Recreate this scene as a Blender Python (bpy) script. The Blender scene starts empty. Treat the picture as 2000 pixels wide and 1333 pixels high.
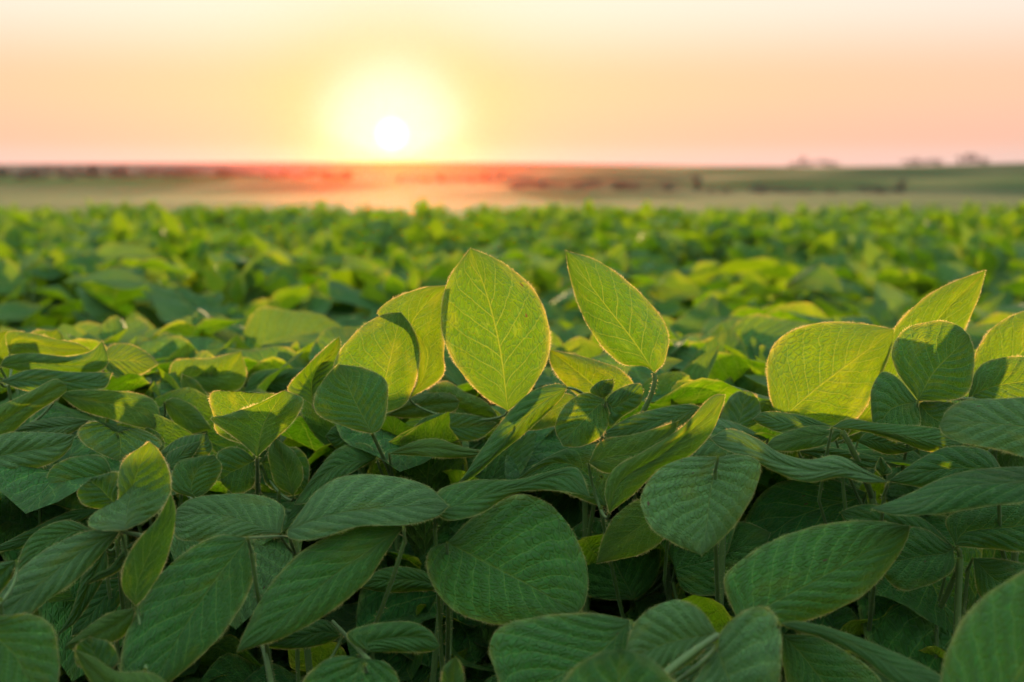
import bpy, math, random
import numpy as np
from mathutils import Vector
R = math.radians
random.seed(7); rng = np.random.default_rng(7)
scene = bpy.context.scene
col = scene.collection

# ------------------------------------------------------------------ camera
F = 2778.0                      # focal length in pixels of the 2000 px wide frame
CAM = np.array([0.0, 0.0, 0.85])
PITCH = math.atan((666.5 - 328.0) / F)
fwd = np.array([0, math.cos(PITCH), -math.sin(PITCH)])
upv = np.array([0, math.sin(PITCH), math.cos(PITCH)])
rgt = np.array([1.0, 0, 0])
cd = bpy.data.cameras.new('camera'); cam = bpy.data.objects.new('camera', cd); col.objects.link(cam)
cam.location = CAM; cam.rotation_euler = (math.pi/2 - PITCH, 0, 0)
cd.lens = 50; cd.sensor_width = 36; cd.clip_start = 0.02; cd.clip_end = 20000
cd.dof.use_dof = True; cd.dof.focus_distance = 0.88; cd.dof.aperture_fstop = 7.6
scene.camera = cam
scene.render.resolution_x = 1024; scene.render.resolution_y = 682

def W(x, y, d):
    x = np.asarray(x, float); y = np.asarray(y, float); d = np.asarray(d, float)
    return CAM + d[..., None]*(fwd + rgt*((x-1000)/F)[..., None] - upv*((y-666.5)/F)[..., None])

# ------------------------------------------------------------------ light
sd = W(765, 262, 1.0) - CAM; sd /= np.linalg.norm(sd)         # towards the sun
S_EL = math.asin(sd[2]); S_AZ = math.atan2(sd[0], sd[1])
sl = bpy.data.lights.new('sun', 'SUN'); so = bpy.data.objects.new('sun', sl); col.objects.link(so)
sl.energy = 5.0; sl.angle = R(1.2); sl.color = (1.0, 0.66, 0.32)
so.rotation_euler = Vector(sd).to_track_quat('Z', 'Y').to_euler(); so.location = (0, 0, 50)

world = bpy.data.worlds.new('World'); scene.world = world; world.use_nodes = True
nt = world.node_tree; N = nt.nodes; Lk = nt.links; N.clear()
def nd(t, **k):
    n = N.new(t)
    for a, b in k.items(): setattr(n, a, b)
    return n
def mth(op, a, b=None, c=None, clamp=False):
    n = N.new('ShaderNodeMath'); n.operation = op; n.use_clamp = clamp
    for i, v in enumerate((a, b, c)):
        if v is None: continue
        if isinstance(v, (int, float)): n.inputs[i].default_value = v
        else: Lk.new(v, n.inputs[i])
    return n.outputs[0]
def ramp(fac, stops, interp='EASE'):
    n = N.new('ShaderNodeValToRGB'); n.color_ramp.interpolation = interp
    e = n.color_ramp.elements
    while len(e) < len(stops): e.new(0.5)
    for i, (p, c) in enumerate(stops): e[i].position = p; e[i].color = (*c, 1)
    Lk.new(fac, n.inputs[0]); return n.outputs[0]
def mixc(kind, fac, a, b):
    n = N.new('ShaderNodeMix'); n.data_type = 'RGBA'; n.blend_type = kind
    for s, v in ((0, fac), (6, a), (7, b)):
        if isinstance(v, (int, float)): n.inputs[s].default_value = v
        elif isinstance(v, tuple): n.inputs[s].default_value = (*v, 1)
        else: Lk.new(v, n.inputs[s])
    return n.outputs[2]
tc = nd('ShaderNodeTexCoord')
nrm = nd('ShaderNodeVectorMath', operation='NORMALIZE'); Lk.new(tc.outputs['Generated'], nrm.inputs[0])
sep = nd('ShaderNodeSeparateXYZ'); Lk.new(nrm.outputs[0], sep.inputs[0])
dot = nd('ShaderNodeVectorMath', operation='DOT_PRODUCT'); Lk.new(nrm.outputs[0], dot.inputs[0]); dot.inputs[1].default_value = tuple(sd)
ang = mth('ARCCOSINE', mth('MINIMUM', dot.outputs['Value'], 1.0))
elev = mth('ARCSINE', sep.outputs[2])
e01 = mth('DIVIDE', mth('ADD', elev, 0.02), 1.59, clamp=True)          # horizon .. zenith
def ep(deg): return (R(deg)+0.02)/1.59
west = ramp(e01, [(0.0, (.82, .55, .47)), (ep(0.3), (.86, .63, .54)), (ep(1.2), (.88, .54, .40)), (ep(3.2), (.89, .58, .38)),
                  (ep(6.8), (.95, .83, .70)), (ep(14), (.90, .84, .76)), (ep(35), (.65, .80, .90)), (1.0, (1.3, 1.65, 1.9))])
east_fill = ramp(e01, [(0.0, (.42, .46, .56)), (ep(10), (.70, .76, .90)), (ep(26), (2.2, 2.6, 2.35)), (ep(55), (2.4, 2.8, 2.55)), (1.0, (1.2, 1.45, 1.5))])  # sky behind the camera, with an added bright band as fill for shaded leaves
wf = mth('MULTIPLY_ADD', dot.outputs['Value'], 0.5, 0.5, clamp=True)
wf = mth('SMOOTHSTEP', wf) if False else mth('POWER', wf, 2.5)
base = mixc('MIX', wf, east_fill, west)
wedge = mth('DIVIDE', mth('MULTIPLY', mth('ADD', elev, R(0.12)), 1.5), mth('ADD', ang, R(0.25)), clamp=True)
g1 = mth('EXPONENT', mth('MULTIPLY', mth('POWER', mth('DIVIDE', ang, R(2.9)), 3.5), -1.0))
g2 = mth('EXPONENT', mth('MULTIPLY', mth('POWER', mth('DIVIDE', ang, R(4.3)), 2.0), -1.0))
g1 = mth('MULTIPLY', g1, wedge); g2 = mth('MULTIPLY', g2, mth('POWER', wedge, 1.3))
base = mixc('MIX', g2, base, (1.0, .60, .32))
base = mixc('MIX', g1, base, (1.0, .89, .84))
disc = mth('SUBTRACT', 1.0, mth('DIVIDE', mth('SUBTRACT', ang, R(0.44)), R(0.24), clamp=True), clamp=True)
base = mixc('MIX', disc, base, (2.2, 2.1, 1.9))
sky = nd('ShaderNodeTexSky', sky_type='NISHITA'); sky.sun_disc = False
sky.sun_elevation = S_EL; sky.sun_rotation = S_AZ; sky.air_density = 1.0; sky.dust_density = 1.5
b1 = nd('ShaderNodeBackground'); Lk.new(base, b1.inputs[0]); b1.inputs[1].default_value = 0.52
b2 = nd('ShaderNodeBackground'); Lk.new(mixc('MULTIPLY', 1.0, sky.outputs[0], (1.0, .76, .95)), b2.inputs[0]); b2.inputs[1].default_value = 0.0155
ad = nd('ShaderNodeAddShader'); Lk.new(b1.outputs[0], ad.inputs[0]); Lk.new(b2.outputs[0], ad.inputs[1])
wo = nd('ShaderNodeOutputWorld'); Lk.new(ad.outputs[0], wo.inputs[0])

vs = scene.view_settings; vs.view_transform = 'Standard'; vs.look = 'None'; vs.exposure = 0.95; vs.gamma = 1.0
cy = scene.cycles
cy.max_bounces = 5; cy.diffuse_bounces = 2; cy.glossy_bounces = 1; cy.transmission_bounces = 3; cy.volume_bounces = 1
cy.use_denoising = True

# ------------------------------------------------------------------ tagging helpers
def tag(o, label=None, cat=None, group=None, kind=None):
    if label: o['label'] = label
    if cat: o['category'] = cat
    if group: o['group'] = group
    if kind: o['kind'] = kind
    return o
def empty(name, loc=(0, 0, 0)):
    o = bpy.data.objects.new(name, None); col.objects.link(o); o.location = loc; o.empty_display_size = .02; return o

# ------------------------------------------------------------------ materials
def newmat(name):
    global N, Lk
    m = bpy.data.materials.new(name); m.use_nodes = True
    N = m.node_tree.nodes; Lk = m.node_tree.links; N.clear(); return m
def noise(scale, vec=None, detail=3, rough=.5, dist=0.0):
    n = nd('ShaderNodeTexNoise'); n.inputs['Scale'].default_value = scale; n.inputs['Detail'].default_value = detail
    n.inputs['Roughness'].default_value = rough; n.inputs['Distortion'].default_value = dist
    if vec is not None: Lk.new(vec, n.inputs['Vector'])
    return n.outputs['Fac']

def leaf_material():
    m = newmat('soybean_leaf')
    uv = nd('ShaderNodeUVMap'); uv.uv_map = 'uv'
    s = nd('ShaderNodeSeparateXYZ'); Lk.new(uv.outputs[0], s.inputs[0])
    u, vv = s.outputs[0], s.outputs[1]
    v = mth('MULTIPLY_ADD', vv, 2.0, -1.0); av = mth('ABSOLUTE', v)
    oi = nd('ShaderNodeObjectInfo'); rnd = oi.outputs['Random']
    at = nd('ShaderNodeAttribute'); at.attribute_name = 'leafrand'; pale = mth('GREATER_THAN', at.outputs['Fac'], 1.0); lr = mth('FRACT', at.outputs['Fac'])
    # vector for fine structure
    cmb = nd('ShaderNodeCombineXYZ'); Lk.new(mth('MULTIPLY', u, 1.6), cmb.inputs[0]); Lk.new(v, cmb.inputs[1]); Lk.new(mth('MULTIPLY', lr, 37.0), cmb.inputs[2])
    wob = mth('MULTIPLY_ADD', noise(3.0, cmb.outputs[0], 2), .10, -.05)
    # lateral veins leave the midrib and sweep towards the tip
    t = mth('SUBTRACT', u, mth('MULTIPLY', mth('POWER', av, 0.85), 0.30))
    t = mth('ADD', t, mth('MULTIPLY', mth('GREATER_THAN', v, 0.0), .055))
    t = mth('ADD', t, mth('MULTIPLY', wob, mth('ADD', av, .15)))
    tt = mth('MULTIPLY', t, mth('MULTIPLY_ADD', lr, 3.0, 7.0))
    fr = mth('ABSOLUTE', mth('SUBTRACT', mth('FRACT', mth('ADD', tt, 10.0)), 0.5))      # .5 mid-panel, 0 on vein
    lat = mth('SUBTRACT', 1.0, mth('DIVIDE', fr, 0.055), clamp=True)
    lat = mth('MULTIPLY', lat, mth('SUBTRACT', 1.0, mth('MULTIPLY', av, .55)))
    mid = mth('SUBTRACT', 1.0, mth('DIVIDE', av, mth('MULTIPLY_ADD', u, -.022, .034)), clamp=True)
    vo = nd('ShaderNodeTexVoronoi'); vo.feature = 'DISTANCE_TO_EDGE'; vo.inputs['Scale'].default_value = 13
    Lk.new(cmb.outputs[0], vo.inputs['Vector'])
    ret = mth('SUBTRACT', 1.0, mth('DIVIDE', vo.outputs['Distance'], 0.07), clamp=True)
    vein = mth('MAXIMUM', mth('MAXIMUM', lat, mid), mth('MULTIPLY', ret, .34))
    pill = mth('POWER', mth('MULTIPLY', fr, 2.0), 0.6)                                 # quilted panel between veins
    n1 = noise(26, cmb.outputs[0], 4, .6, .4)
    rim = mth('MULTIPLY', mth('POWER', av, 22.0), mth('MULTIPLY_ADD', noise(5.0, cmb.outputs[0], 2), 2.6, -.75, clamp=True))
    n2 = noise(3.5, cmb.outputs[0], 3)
    # colours
    topc = mixc('MIX', lr, (.015, .108, .011), (.030, .150, .010))
    topc = mixc('MIX', mth('MULTIPLY', n2, .6), topc, (.011, .090, .030))
    underc = mixc('MIX', lr, (.040, .130, .014), (.060, .160, .016))
    geo = nd('ShaderNodeNewGeometry')
    bc = mixc('MIX', geo.outputs['Backfacing'], topc, underc)
    bc = mixc('MIX', mth('MULTIPLY', vein, .60), bc, (.12, .25, .055))
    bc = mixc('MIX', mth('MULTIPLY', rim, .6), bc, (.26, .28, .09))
    # pale speckle of short hairs
    hsp = noise(150, cmb.outputs[0], 2, .7)
    hs = mth('MULTIPLY', mth('SUBTRACT', hsp, .50, clamp=True), 3.5)
    bc = mixc('MIX', mth('MULTIPLY', hs, .18), bc, (.16, .29, .13))
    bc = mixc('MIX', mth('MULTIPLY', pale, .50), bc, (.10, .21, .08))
    bc = mixc('MULTIPLY', 1.0, bc, mixc('MIX', pill, (1.6, 1.5, 1.5), (.72, .80, .76)))  # paler veins and darker panels, with relief shading put into the colour
    sv = nd('ShaderNodeCombineXYZ'); Lk.new(mth('MULTIPLY', tt, 5.0), sv.inputs[0]); Lk.new(mth('MULTIPLY', v, 5.0), sv.inputs[1]); Lk.new(mth('MULTIPLY', lr, 91.0), sv.inputs[2])
    streak = mth('MULTIPLY', mth('SUBTRACT', noise(2.2, sv.outputs[0], 5, .75), .50, clamp=True), 2.6)
    bc = mixc('MIX', mth('MULTIPLY', streak, mth('SUBTRACT', .60, mth('MULTIPLY', geo.outputs['Backfacing'], .42))), bc, (.11, .26, .13))
    tr = mixc('MIX', lr, (.145, .315, .0015), (.235, .36, .001))
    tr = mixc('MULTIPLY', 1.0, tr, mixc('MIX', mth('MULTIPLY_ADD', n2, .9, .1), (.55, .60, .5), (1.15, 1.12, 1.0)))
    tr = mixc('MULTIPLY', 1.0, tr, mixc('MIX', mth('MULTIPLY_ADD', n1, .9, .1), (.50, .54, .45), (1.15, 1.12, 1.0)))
    tr = mixc('MULTIPLY', 1.0, tr, mixc('MIX', pill, (.62, .70, .6), (1.05, 1.03, 1.0)))  # quilting shade beside the veins, put into the transmission colour
    tr = mixc('MIX', mth('MULTIPLY', vein, .60), tr, (.52, .52, .03))
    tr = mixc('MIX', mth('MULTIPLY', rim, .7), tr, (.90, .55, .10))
    patch = mth('MULTIPLY', mth('SUBTRACT', noise(1.7, cmb.outputs[0], 3), .56, clamp=True), 5.0, clamp=True)
    bc = mixc('MIX', mth('MULTIPLY', patch, .5), bc, (.10, .15, .012)); tr = mixc('MIX', mth('MULTIPLY', patch, .35), tr, (.62, .58, .02))
    vs2 = nd('ShaderNodeTexVoronoi'); vs2.inputs['Scale'].default_value = 4.5; Lk.new(cmb.outputs[0], vs2.inputs['Vector'])
    sc2 = nd('ShaderNodeSeparateColor'); Lk.new(vs2.outputs['Color'], sc2.inputs[0])
    spot = mth('MULTIPLY', mth('LESS_THAN', vs2.outputs['Distance'], mth('MULTIPLY', sc2.outputs[0], .10)), mth('GREATER_THAN', sc2.outputs[1], .80))
    bc = mixc('MIX', spot, bc, (.09, .06, .02)); tr = mixc('MIX', spot, tr, (.16, .09, .02))
    bmp = nd('ShaderNodeBump'); bmp.inputs['Strength'].default_value = 1.0; bmp.inputs['Distance'].default_value = .0030
    hgt = mth('ADD', mth('MULTIPLY', pill, .8), mth('MULTIPLY', mth('MINIMUM', vo.outputs['Distance'], .2), 2.2))
    hgt = mth('ADD', hgt, mth('MULTIPLY', n1, .5))
    hgt = mth('SUBTRACT', hgt, mth('MULTIPLY', mid, .6)); Lk.new(hgt, bmp.inputs['Height'])
    p = nd('ShaderNodeBsdfPrincipled'); Lk.new(bc, p.inputs['Base Color']); p.inputs['Roughness'].default_value = .62
    p.inputs['Specular IOR Level'].default_value = .22
    p.inputs['Sheen Weight'].default_value = .06; p.inputs['Sheen Roughness'].default_value = .45
    p.inputs['Sheen Tint'].default_value = (.85, 1.0, .80, 1)
    Lk.new(bmp.outputs[0], p.inputs['Normal'])
    tl = nd('ShaderNodeBsdfTranslucent'); Lk.new(tr, tl.inputs[0]); Lk.new(bmp.outputs[0], tl.inputs['Normal'])
    mx = nd('ShaderNodeMixShader'); mx.inputs[0].default_value = .58
    Lk.new(p.outputs[0], mx.inputs[1]); Lk.new(tl.outputs[0], mx.inputs[2])
    hole = mth('MULTIPLY', mth('LESS_THAN', vs2.outputs['Distance'], mth('MULTIPLY', sc2.outputs[0], .085)), mth('MULTIPLY', mth('GREATER_THAN', sc2.outputs[1], .80), mth('GREATER_THAN', sc2.outputs[2], .72)))
    tp = nd('ShaderNodeBsdfTransparent'); mx2 = nd('ShaderNodeMixShader'); Lk.new(hole, mx2.inputs[0]); Lk.new(mx.outputs[0], mx2.inputs[1]); Lk.new(tp.outputs[0], mx2.inputs[2]); mx = mx2
    o = nd('ShaderNodeOutputMaterial'); Lk.new(mx.outputs[0], o.inputs[0])
    return m
def hair_material():
    m = newmat('leaf_hair')
    d = nd('ShaderNodeBsdfDiffuse'); d.inputs[0].default_value = (.16, .20, .07, 1)
    t = nd('ShaderNodeBsdfTranslucent'); t.inputs[0].default_value = (.95, .68, .30, 1)
    mx = nd('ShaderNodeMixShader'); mx.inputs[0].default_value = .6
    Lk.new(d.outputs[0], mx.inputs[1]); Lk.new(t.outputs[0], mx.inputs[2])
    o = nd('ShaderNodeOutputMaterial'); Lk.new(mx.outputs[0], o.inputs[0]); return m
def stem_material():
    m = newmat('soybean_stem')
    tcn = nd('ShaderNodeTexCoord')
    n = noise(300, tcn.outputs['Object'], 3)
    c = mixc('MIX', n, (.025, .065, .010), (.055, .11, .020))
    p = nd('ShaderNodeBsdfPrincipled'); Lk.new(c, p.inputs['Base Color']); p.inputs['Roughness'].default_value = .6
    p.inputs['Sheen Weight'].default_value = .05
    tl = nd('ShaderNodeBsdfTranslucent'); tl.inputs[0].default_value = (.22, .27, .03, 1)
    mx = nd('ShaderNodeMixShader'); mx.inputs[0].default_value = .25
    Lk.new(p.outputs[0], mx.inputs[1]); Lk.new(tl.outputs[0], mx.inputs[2])
    o = nd('ShaderNodeOutputMaterial'); Lk.new(mx.outputs[0], o.inputs[0]); return m
def soil_material():
    m = newmat('field_ground')
    g = nd('ShaderNodeNewGeometry'); pos = g.outputs['Position']
    s = nd('ShaderNodeSeparateXYZ'); Lk.new(pos, s.inputs[0])
    far = mth('DIVIDE', mth('SUBTRACT', s.outputs[1], 30.0), 60.0, clamp=True)
    soil = mixc('MIX', noise(14, pos, 6, .7), (.022, .014, .008), (.075, .050, .030))
    mp = nd('ShaderNodeMapping'); mp.inputs['Scale'].default_value = (.0028, .010, 0); mp.inputs['Rotation'].default_value = (0, 0, .12); Lk.new(pos, mp.inputs[0])
    vo = nd('ShaderNodeTexVoronoi'); vo.inputs['Scale'].default_value = 1.0; Lk.new(mp.outputs[0], vo.inputs['Vector'])
    sc = nd('ShaderNodeSeparateColor'); Lk.new(vo.outputs['Color'], sc.inputs[0])
    fields = ramp(sc.outputs[0], [(0, (.030, .052, .010)), (.3, (.055, .066, .017)), (.5, (.022, .040, .012)), (.72, (.075, .068, .026)), (.9, (.055, .080, .017))], 'CONSTANT')
    mp2 = nd('ShaderNodeMapping'); mp2.inputs['Scale'].default_value = (.01, .06, 0); Lk.new(pos, mp2.inputs[0])
    fields = mixc('MULTIPLY', .6, fields, mixc('MIX', noise(1.0, mp2.outputs[0], 5, .6), (.25, .3, .25), (1.7, 1.65, 1.6)))
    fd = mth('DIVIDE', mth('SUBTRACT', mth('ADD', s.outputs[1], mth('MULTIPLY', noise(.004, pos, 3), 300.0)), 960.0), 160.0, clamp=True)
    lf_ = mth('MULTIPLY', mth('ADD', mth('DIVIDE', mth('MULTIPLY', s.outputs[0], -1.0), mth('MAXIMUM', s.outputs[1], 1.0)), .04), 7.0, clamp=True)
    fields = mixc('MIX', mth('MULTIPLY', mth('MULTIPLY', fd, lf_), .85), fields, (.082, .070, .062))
    c = mixc('MIX', far, soil, fields)
    bmp = nd('ShaderNodeBump'); bmp.inputs['Strength'].default_value = .8; bmp.inputs['Distance'].default_value = .03; Lk.new(noise(30, pos, 6, .7), bmp.inputs['Height'])
    p = nd('ShaderNodeBsdfPrincipled'); Lk.new(c, p.inputs['Base Color']); p.inputs['Roughness'].default_value = .95
    p.inputs['Specular IOR Level'].default_value = .1; Lk.new(bmp.outputs[0], p.inputs['Normal'])
    o = nd('ShaderNodeOutputMaterial'); Lk.new(p.outputs[0], o.inputs[0]); return m
def tree_material(name, c0, c1):
    m = newmat(name); g = nd('ShaderNodeNewGeometry')
    p = nd('ShaderNodeBsdfPrincipled'); Lk.new(mixc('MIX', noise(.8, g.outputs['Position'], 3), c0, c1), p.inputs['Base Color'])
    p.inputs['Roughness'].default_value = .8; p.inputs['Specular IOR Level'].default_value = .15
    o = nd('ShaderNodeOutputMaterial'); Lk.new(p.outputs[0], o.inputs[0]); return m
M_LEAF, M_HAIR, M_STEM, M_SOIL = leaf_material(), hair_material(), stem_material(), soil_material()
M_CROWN = tree_material('tree_crown', (.045, .047, .038), (.08, .08, .065)); M_BARK = tree_material('tree_bark', (.03, .022, .015), (.07, .05, .035))  # crown colour paled and greyed to carry some of the haze

# ------------------------------------------------------------------ terrain
RX = np.array([-4000, -1000, 0, 400, 800, 1100, 1500, 1750, 2000, 3500, 6000], float)
RYP = np.array([322, 322, 321, 319, 317, 321, 327, 325, 318, 316, 318], float)
def terrain(x, y):
    x = np.asarray(x, float); y = np.asarray(y, float)
    z = np.interp(y, [-200, 0, 18, 40, 100, 200, 300, 450, 600, 800, 1000, 1250], [0.0, 0.0, -.27, -1.0, -3.8, -6.5, -7.8, -8.6, -8.4, -6.6, -3.2, .2])
    px = 1000 + F*x/np.maximum(y, 200)
    rh = (328-np.interp(px, RX, RYP))/F*1500 + .85
    k = np.clip((y-1250)/250, 0, 1); k = k*k*(3-2*k)
    z = z*(1-k) + rh*k
    z = z - np.clip((y-1560)/440, 0, 1)**1.5*14
    side = np.clip((y-250)/500, 0, 1)*np.clip((1500-y)/500, 0, 1)
    z = z + side*(2.0*np.sin(x*.007+1.0+y*.004)+1.3*np.sin(x*.017+y*.013)+.7*np.sin(x*.041-y*.02))
    return z
yy = np.concatenate([np.linspace(-30, 18, 33), np.geomspace(20, 300, 30), np.geomspace(315, 1990, 90)])
xx = np.linspace(-1, 1, 161)
Y, X = np.meshgrid(yy, xx, indexing='ij'); X = X*(40+np.maximum(Y, 0)*.72); Z = terrain(X, Y)
def mesh_obj(name, verts, faces, mats, parent=None, smooth=False, mat_idx=None, uvs=None, rnd=None):
    me = bpy.data.meshes.new(name)
    me.from_pydata(np.asarray(verts).tolist(), [], faces if isinstance(faces, list) else np.asarray(faces).tolist())
    for m in mats: me.materials.append(m)
    if smooth: me.polygons.foreach_set('use_smooth', np.ones(len(me.polygons), bool))
    if mat_idx is not None: me.polygons.foreach_set('material_index', np.asarray(mat_idx, dtype=np.int32))
    if uvs is not None:
        l = me.uv_layers.new(name='uv'); li = np.empty(len(me.loops), dtype=np.int32); me.loops.foreach_get('vertex_index', li)
        l.data.foreach_set('uv', np.asarray(uvs, dtype=np.float32)[li].ravel())
    if rnd is not None:
        a = me.attributes.new('leafrand', 'FLOAT', 'POINT'); a.data.foreach_set('value', np.asarray(rnd, dtype=np.float32))
    me.update()
    o = bpy.data.objects.new(name, me); col.objects.link(o)
    if parent is not None: o.parent = parent
    return o
def grid_faces(n, m, off=0):
    i, j = np.meshgrid(np.arange(n-1), np.arange(m-1), indexing='ij'); a = (i*m+j+off).ravel()
    return np.stack([a, a+1, a+m+1, a+m], 1)
tag(mesh_obj('ground', np.stack([X, Y, Z], -1).reshape(-1, 3), grid_faces(len(yy), len(xx)), [M_SOIL], smooth=True), kind='structure')

# ------------------------------------------------------------------ leaf geometry
class Acc:
    """collects leaflet blades, hair fringes and tubes into one mesh"""
    def __init__(s): s.v = []; s.f = []; s.mi = []; s.uv = []; s.r = []; s.n = 0
    def add(s, v, f, mi, uv=None, r=0.5):
        v = np.asarray(v, float)
        s.v.append(v)
        s.f += [[int(k)+s.n for k in q] for q in f]; s.mi += [mi]*len(f)
        s.uv.append(np.asarray(uv, float) if uv is not None else np.full((len(v), 2), .5)); s.r.append(np.full(len(v), r)); s.n += len(v)
    def obj(s, name, parent=None, origin=None):
        v = np.concatenate(s.v)
        if origin is not None: v = v - np.asarray(origin)
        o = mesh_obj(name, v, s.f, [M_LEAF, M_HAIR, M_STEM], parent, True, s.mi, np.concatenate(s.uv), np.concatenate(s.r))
        return o
def blade(acc, P, r, flip=False, hairs=0.0, hlen=.0013, g=rng):
    """P: (n, m, 3) grid, base row 0, tip row n-1 both collapsed to one point"""
    n, m, _ = P.shape
    body = P[1:-1].reshape(-1, 3)
    t = np.linspace(0, 1, n); s = np.linspace(0, 1, m)
    uvb = np.stack(np.meshgrid(t[1:-1], s, indexing='ij'), -1).reshape(-1, 2)
    v = np.concatenate([body, P[0, :1], P[-1, :1]]); uv = np.concatenate([uvb, [[0, .5]], [[1, .5]]])
    f = grid_faces(n-2, m).tolist(); b = len(body); L = (n-3)*m
    f += [[b, j+1, j] for j in range(m-1)] + [[b+1, L+j, L+j+1] for j in range(m-1)]
    if flip: f = [q[::-1] for q in f]
    acc.add(v, f, 0, uv, r)
    if hairs > 0:
        for side in (0, m-1):
            e = P[:, side]; inn = P[:, side+1 if side == 0 else side-1]
            seg = np.linalg.norm(np.diff(e, axis=0), axis=1); cum = np.concatenate([[0], np.cumsum(seg)])
            k = int(cum[-1]/hairs)
            if k < 4: continue
            q = (np.arange(k)+g.random(k))/k*cum[-1]
            ep = np.stack([np.interp(q, cum, e[:, c]) for c in range(3)], 1)
            ip = np.stack([np.interp(q, cum, inn[:, c]) for c in range(3)], 1)
            ta = np.stack([np.interp(np.minimum(q+.002, cum[-1]), cum, e[:, c]) for c in range(3)], 1) - ep
            ta /= np.linalg.norm(ta, axis=1, keepdims=True)+1e-9
            ou = ep-ip; ou -= ta*np.sum(ou*ta, 1, keepdims=True); ou /= np.linalg.norm(ou, axis=1, keepdims=True)+1e-9
            dr = ou + ta*g.uniform(-.1, .9, (k, 1)) + g.normal(0, .35, (k, 3)); dr /= np.linalg.norm(dr, axis=1, keepdims=True)
            ln = hlen*g.uniform(.3, 1.4, (k, 1))*np.clip(.72+.75*np.sin(q*230+g.uniform(0, 6))*np.sin(q*83+g.uniform(0, 6)), .12, 1.3)[:, None]
            w = .00011
            a = ep-ta*w; bb = ep+ta*w; c = ep+dr*ln
            hv = np.stack([a, bb, c], 1).reshape(-1, 3)
            acc.add(hv, (np.arange(k)[:, None]*3+np.array([[0, 1, 2]])).tolist(), 1)
def tube(acc, pts, r0, r1, k=7, hairs=0, hlen=.0016, mi=2, g=rng):
    pts = np.asarray(pts, float); n = len(pts)
    if n == 3 or n == 4:                                           # smooth it
        tt = np.linspace(0, 1, 9); c = n-1
        pts = sum(math.comb(c, i)*((1-tt)**(c-i)*tt**i)[:, None]*pts[i] for i in range(n)); n = 9
    ta = np.gradient(pts, axis=0); ta /= np.linalg.norm(ta, axis=1, keepdims=True)+1e-9
    ref = np.array([.3, .9, .2]) if abs(ta[0] @ np.array([.3, .9, .2])) < .85 else np.array([1., 0, 0])
    a = np.cross(ta, ref); a /= np.linalg.norm(a, axis=1, keepdims=True)+1e-9; b = np.cross(ta, a)
    th = np.linspace(0, 2*math.pi, k, endpoint=False); rr = np.linspace(r0, r1, n)[:, None, None]
    ring = pts[:, None]+rr*(np.cos(th)[None, :, None]*a[:, None]+np.sin(th)[None, :, None]*b[:, None])
    f = []
    for i in range(n-1):
        for j in range(k):
            j2 = (j+1) % k; f.append([i*k+j, i*k+j2, (i+1)*k+j2, (i+1)*k+j])
    acc.add(ring.reshape(-1, 3), f, mi)
    if hairs:
        L = np.linalg.norm(np.diff(pts, axis=0), axis=1).sum(); nh = int(L*hairs)
        q = g.random(nh)*(n-1); i0 = np.minimum(q.astype(int), n-2); fr = (q-i0)[:, None]
        c = pts[i0]*(1-fr)+pts[i0+1]*fr; ph = g.random(nh)*2*math.pi
        o = np.cos(ph)[:, None]*a[i0]+np.sin(ph)[:, None]*b[i0]; rad = (r0+(r1-r0)*q/(n-1))[:, None]
        p0 = c+o*rad; dr = o+g.normal(0, .3, (nh, 3)); w = ta[i0]*.0001
        hv = np.stack([p0-w, p0+w, p0+dr*hlen*g.uniform(.5, 1.3, (nh, 1))], 1).reshape(-1, 3)
        acc.add(hv, (np.arange(nh)[:, None]*3+np.array([[0, 1, 2]])).tolist(), 1)

def curve(pts, n):
    """Catmull-Rom through pts, resampled to n points by arc length"""
    p = np.asarray(pts, float); k = len(p)
    if k == 2: return p[0]+(p[1]-p[0])*np.linspace(0, 1, n)[:, None]
    q = np.vstack([2*p[0]-p[1], p, 2*p[-1]-p[-2]]); out = []
    for i in range(1, k):
        t = np.linspace(0, 1, 14, endpoint=False)[:, None]
        a, b, c, d = q[i-1], q[i], q[i+1], q[i+2]
        out.append(.5*((2*b)+(-a+c)*t+(2*a-5*b+4*c-d)*t**2+(-a+3*b-3*c+d)*t**3))
    out.append(p[-1:]); o = np.vstack(out)
    s = np.concatenate([[0], np.cumsum(np.linalg.norm(np.diff(o, axis=0), axis=1))]); s /= s[-1]
    return np.stack([np.interp(np.linspace(0, 1, n), s, o[:, c]) for c in (0, 1)], 1)

# ------------------------------------------------------------------ foreground plants
# every leaflet: plant, group of the compound leaf, base, tip, edge A, edge B, depth D (m), ky lean, options
HERO = []
def dsc(y, D):          # the lower the leaf in the row, the further it leans back
    k = min(max((y-820)/380, 0), 1); return D*(1+.13*k*k*(3-2*k))
def lf(plant, grp, base, tip, A, B, D, ky=.3, mid=None, **o):
    D = dsc((base[1]+tip[1])/2, D); HERO.append((plant, grp, base, tip, A, B, D, ky, mid, o))
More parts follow.
